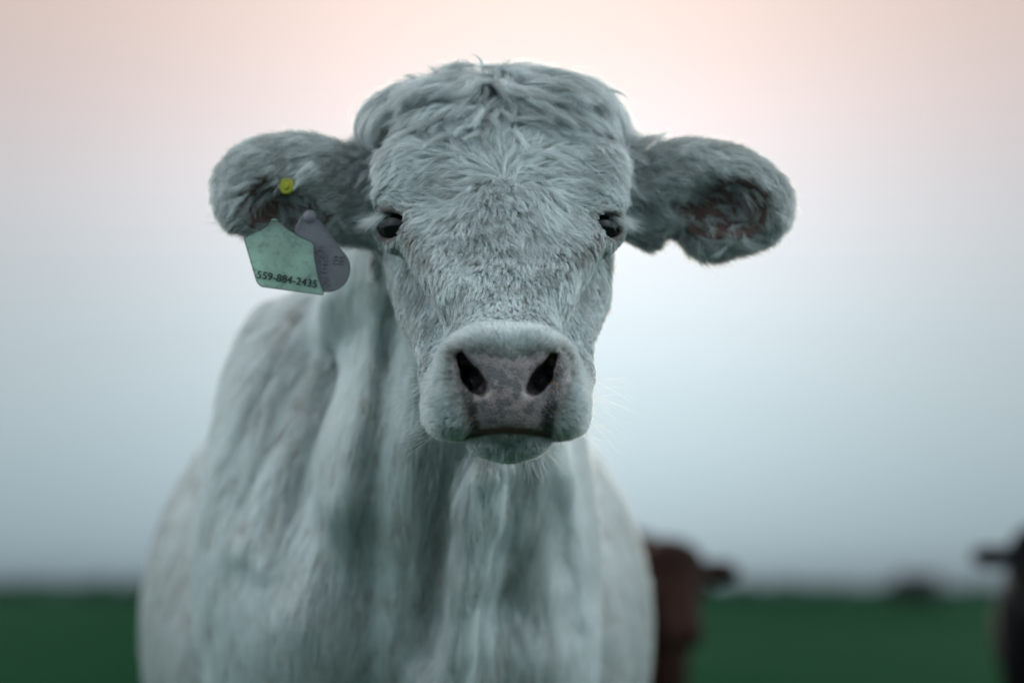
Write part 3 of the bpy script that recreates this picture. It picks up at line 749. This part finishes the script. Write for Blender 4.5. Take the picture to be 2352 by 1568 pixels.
gt = empty('ear_tag', P(630, 505, -.026))
tag(gt, 'green pentagonal ear tag printed with a black phone number', 'ear tag', 'tags in the cow ear')
out = rounded([(559, 546), (600, 526), (616, 515), (619, 506), (642, 507), (652, 519), (690, 543), (722, 558), (723, 590), (732, 640), (744, 674), (741, 678), (599, 659), (589, 648)], 7)
plate('plate', out, gy, .0018, GREEN, gt)
def border(pts, w):
    c = pts.mean(0); n = len(pts); d = (c - pts) / np.linalg.norm(pts - c, axis=1, keepdims=True) * w
    V_ = [P(u, v, gy(u, v) - .0003) for u, v in pts] + [P(u, v, gy(u, v) - .0003) for u, v in pts + d]
    V_ += [P(u, v, gy(u, v) + .0002) for u, v in pts] + [P(u, v, gy(u, v) + .0002) for u, v in pts + d]
    F_ = []
    for i in range(n):
        j = (i + 1) % n; F_ += [(i, n + i, n + j, j), (i, j, 2 * n + j, 2 * n + i), (n + j, n + i, 3 * n + i, 3 * n + j)]
    return V_, F_
vs, fs = border(out, 2.2); mesh('rim', vs, fs, RIM, gt, smooth=False)
text('lettering', '559-884-2435', 659, 642, gy(659, 642) - .0016, .0112, R(-9), INK, gt, yaw=.075)
text('lettering', '559-884-2435', 660, 642.4, gy(659, 642) - .0014, .0112, R(-9), INK, gt, yaw=.075)
vs, fs = uv_sphere(P(630, 512, -.026), .0045, 16, 10); mesh('stud', vs, fs, GREEN, gt)
ky = lambda u, v: -.020 + (v - 500) * -.00004
kt = empty('ear_tag', P(712, 505, -.014))
tag(kt, 'round dark grey ear tag with raised letters, half behind the green tag', 'ear tag', 'tags in the cow ear')
a = np.linspace(R(-48), R(205), 34); ring = np.stack([752 + 53 * np.cos(a), 617 + 54 * np.sin(a)], 1)
kp = np.concatenate([ring, [(684, 560), (676, 528), (690, 497), (712, 492), (738, 512)]])
plate('plate', kp, ky, .0022, GREY, kt)
for rr, w in ((1.0, .5),):
    n = len(kp); c = kp.mean(0)
    i1 = kp + (c - kp) * .03; i2 = kp + (c - kp) * .075; V_ = []; F_ = []
    for ringp, dy in ((i1, .0004), (i1, -.0007), (i2, -.0007), (i2, .0004)): V_ += [P(u, v, ky(u, v) + dy) for u, v in ringp]
    for r_ in range(3):
        for i in range(n): F_.append((r_ * n + i, r_ * n + (i + 1) % n, (r_ + 1) * n + (i + 1) % n, (r_ + 1) * n + i))
    mesh('rim', V_, F_, GREY, kt, smooth=False)
for t_, u, v, s_ in (('A', 737, 572, .014), ('M', 742, 592, .0125), ('EE', 776, 598, .0125), ('E', 744, 616, .0145), ('R', 750, 646, .0125)):
    text('raised_lettering', t_, u, v, ky(u, v) - .0004, s_, R(-6), GREY, kt, ext=.0009)
vs, fs = uv_sphere(P(712, 500, -.016), .008, 18, 12); mesh('stud', vs, fs, GREY, kt)
# yellow button in the hollow of the same ear
yt = empty('ear_tag', P(660, 425, .02))
tag(yt, 'small round yellow button tag inside the hollow of the ear', 'ear tag', 'tags in the cow ear')
def disc(name, c, r, th, mat, parent, nrm, n=28, bev=.0012):
    q = Vector(nrm).to_track_quat('Z', 'Y').to_matrix(); Mq = np.array(q); V_ = []; F_ = []
    for rr, z in ((r - bev, 0), (r, bev), (r, th - bev), (r - bev, th)):
        for i in range(n):
            b = 2 * math.pi * i / n; V_.append(Mq @ np.array([rr * math.cos(b), rr * math.sin(b), z]) + c)
    for k in range(3):
        for i in range(n): F_.append((k * n + i, k * n + (i + 1) % n, (k + 1) * n + (i + 1) % n, (k + 1) * n + i))
    F_ += [tuple(range(n))[::-1], tuple(range(3 * n, 4 * n))]
    return mesh(name, V_, F_, mat, parent, smooth=False)
bc = P(661, 428, .006)
disc('button', bc, .0085, .004, YEL, yt, (-.35, -.9, -.1)); disc('pin', bc + np.array([-.35, -.9, -.1]) * .003, .004, .003, YEL, yt, (-.35, -.9, -.1))

# ------------------------------------------------------------------ the other cattle
def hide(name, c1, c2):
    M = MT(name); n = M.noise(6, 5, .6); n2 = M.noise(60, 3, .6, stretch=(1, 1, .25))
    c = M.mix(M.mapr(n, .35, .65), c1, c2); M.set('Base Color', c); M.set('Roughness', .8); M.set('Specular IOR Level', .12); M.bump(n2, .5, .01); return M.m
BROWN = hide('brown_hide', (.020, .008, .006), (.036, .013, .010)); BLACK = hide('black_hide', (.0015, .0015, .002), (.003, .003, .004)); DUN = hide('dark_hide', (.010, .010, .012), (.02, .02, .022))
HORN = hide('hoof_horn', (.03, .025, .02), (.06, .05, .04))
def cattle(loc, rz, mat, label, muz=(-.16, -.31), head_z=.95, head_y=-.55, scale=1., h=.022, group='other cattle out of focus on the pasture'):
    """a standing cow facing -y: trunk, neck, lowered or raised head, ears, legs and tail in one skin"""
    f = Field(grid_axis([(-.48, .48, h)]), grid_axis([(-1.0, 2.0, h)]), grid_axis([(-.03, 1.55, h)]))
    f.ell((0, .75, .88), (.34, .72, .36), .08); f.ell((0, .15, .92), (.25, .36, .38), .1); f.ell((0, 1.35, .96), (.26, .34, .33), .1)
    f.cone((0, 0, 1.2), (0, 1.5, 1.2), .12, .13, .1)
    hz = head_z; hy = head_y
    f.cone((0, .0, 1.0), (0, hy + .12, hz - .04), .19, .115, .08); f.cone((0, .05, .8), (0, hy + .2, hz - .14), .15, .09, .08)
    f.cone((0, hy + .03, hz - .05), (0, hy + muz[0], hz + muz[1]), .105, .062, .04); f.ell((0, hy + muz[0] * 1.18, hz + muz[1] * 1.08), (.068, .06, .055), .03)
    f.ell((0, hy + .02, hz - .02), (.115, .09, .075), .04)
    for s in (-1, 1):
        f.ell((s * .19, hy + .08, hz - .06), (.095, .028, .05), .03)
        f.ell((s * .10, hy - .04, hz - .12), (.025, .03, .022), .02)
        f.cone((s * .15, .12, .75), (s * .15, .10, .38), .09, .055, .05); f.cone((s * .15, .10, .38), (s * .15, .12, .05), .047, .040, .03)
        f.cone((s * .16, 1.35, .8), (s * .16, 1.22, .62), .15, .10, .06); f.cone((s * .16, 1.22, .62), (s * .16, 1.48, .44), .09, .052, .04)
        f.cone((s * .16, 1.48, .44), (s * .16, 1.44, .05), .045, .042, .03)
    f.cone((0, 1.66, 1.15), (0, 1.72, .5), .03, .022, .03); f.cone((0, 1.72, .5), (0, 1.71, .32), .035, .015, .02)
    Vc, Qc = f.polygonise(); Vc = Vc * scale
    root = empty('cow', loc, rz); tag(root, label, 'cow', group)
    c_, s_ = math.cos(rz), math.sin(rz); Rm = np.array([[c_, -s_, 0], [s_, c_, 0], [0, 0, 1]])
    W = lambda q: np.asarray(q) @ Rm.T + np.array(loc)
    mesh('body', W(Vc), Qc, mat, root)
    for s in (-1, 1):
        vs, fs = uv_sphere(np.array([s * .108, hy - .065, hz - .12]) * scale, .022 * scale, 16, 10); mesh('eye', W(vs), fs, EYEM, root)
        for yy in (.10, 1.43):
            disc('hoof', W(np.array([s * (.15 if yy < 1 else .16), yy + .01, 0]) * scale), .058 * scale, .07 * scale, HORN, root, (0, 0, 1), bev=.012)
    return root
def gp(u, y): q = P(u, 1300, y); return (q[0], y, 0)
cattle((gp(1552, 4.1)[0] - .083, 4.55, 0), R(12), BROWN, 'reddish brown calf facing the camera from behind the pale cow', muz=(-.13, -.27), head_z=1.22, head_y=-.55, scale=.73)
cattle((gp(2392, 4.3)[0] + .140, 4.75, 0), R(-18), BLACK, 'black calf cut off by the right edge of the picture', muz=(-.13, -.27), head_z=1.25, head_y=-.55, scale=.75)
cattle((gp(2040, 76)[0] + .35, 76, 0), R(-55), DUN, 'tiny dark cow far out on the green pasture near the horizon', head_z=.95, head_y=-.50, scale=1.05, h=.035)
# ------------------------------------------------------------------ pasture and its far edge
def ground():
    M = MT('pasture_grass'); n = M.noise(.05, 6, .65, stretch=(1, .5, 1)); n2 = M.noise(3, 4)
    c = M.mix(M.mapr(n, .38, .62), (.005, .030, .016), (.024, .064, .037)); c = M.mix(M.mapr(n2, .4, .6, 0, .4), c, (.020, .055, .018))
    M.set('Base Color', c); M.set('Roughness', .9); M.set('Specular IOR Level', 0.); M.bump(n2, .6, .05)
    S = 4000; g = mesh('ground', [(-S, -S, 0), (S, -S, 0), (S, S, 0), (-S, S, 0)], [(0, 1, 2, 3)], M.m)
    tag(g, kind='structure')
ground()
def far_trees():
    M = MT('far_foliage'); n = M.noise(.3, 4, .6); M.set('Base Color', M.mix(n, (.05, .085, .08), (.08, .12, .11))); M.set('Roughness', .9); M.set('Specular IOR Level', 0.)
    vs = []; n_ = 5200
    x = rng.uniform(-330, 330, n_); top = 1.8 + 1.6 * noise1(x * .05) + .8 * noise1(x * .21 + 9); z = rng.random(n_) ** .7 * np.maximum(top, 1.2); y = 640 + rng.uniform(-7, 7, n_)
    c = np.stack([x, y, z], 1); s = rng.uniform(.7, 1.7, n_)
    A = unit(rng.normal(size=(n_, 3))); B = unit(np.cross(A, rng.normal(size=(n_, 3))))
    q = np.stack([c + (A + B) * s[:, None], c + (B - A) * s[:, None], c - (A + B) * s[:, None], c + (A - B) * s[:, None]], 1).reshape(-1, 3)
    o = mesh('far_woodland', q, np.arange(n_ * 4).reshape(-1, 4), M.m, smooth=False)
    tag(o, 'low blurred belt of dark trees along the horizon', 'woodland', kind='stuff')
far_trees()
def grass():
    M = MT('grass_blades'); hi = M.noise(2, 3); M.set('Base Color', M.mix(hi, (.015, .09, .03), (.05, .16, .06))); M.set('Roughness', .7)
    n = 60000; x = rng.uniform(-2.6, 3.2, n); y = rng.uniform(-1.6, 4.5, n); L = rng.uniform(.04, .11, n)
    p = np.stack([x, y, np.zeros(n)], 1); d = rng.normal(0, .35, (n, 3)); d[:, 2] = 1; t = np.linspace(0, 1, 4)[None, :, None]
    bd = rng.normal(0, .5, (n, 3)) * [1, 1, 0]; pts = p[:, None] + L[:, None, None] * (d[:, None] * t + bd[:, None] * t ** 2)
    o = curves('grass', pts, .0022 * np.array([1, .9, .6, .15])[None] * np.ones((n, 1)), M.m, None)
    tag(o, 'short green grass around the cow', 'grass', kind='stuff')
grass()
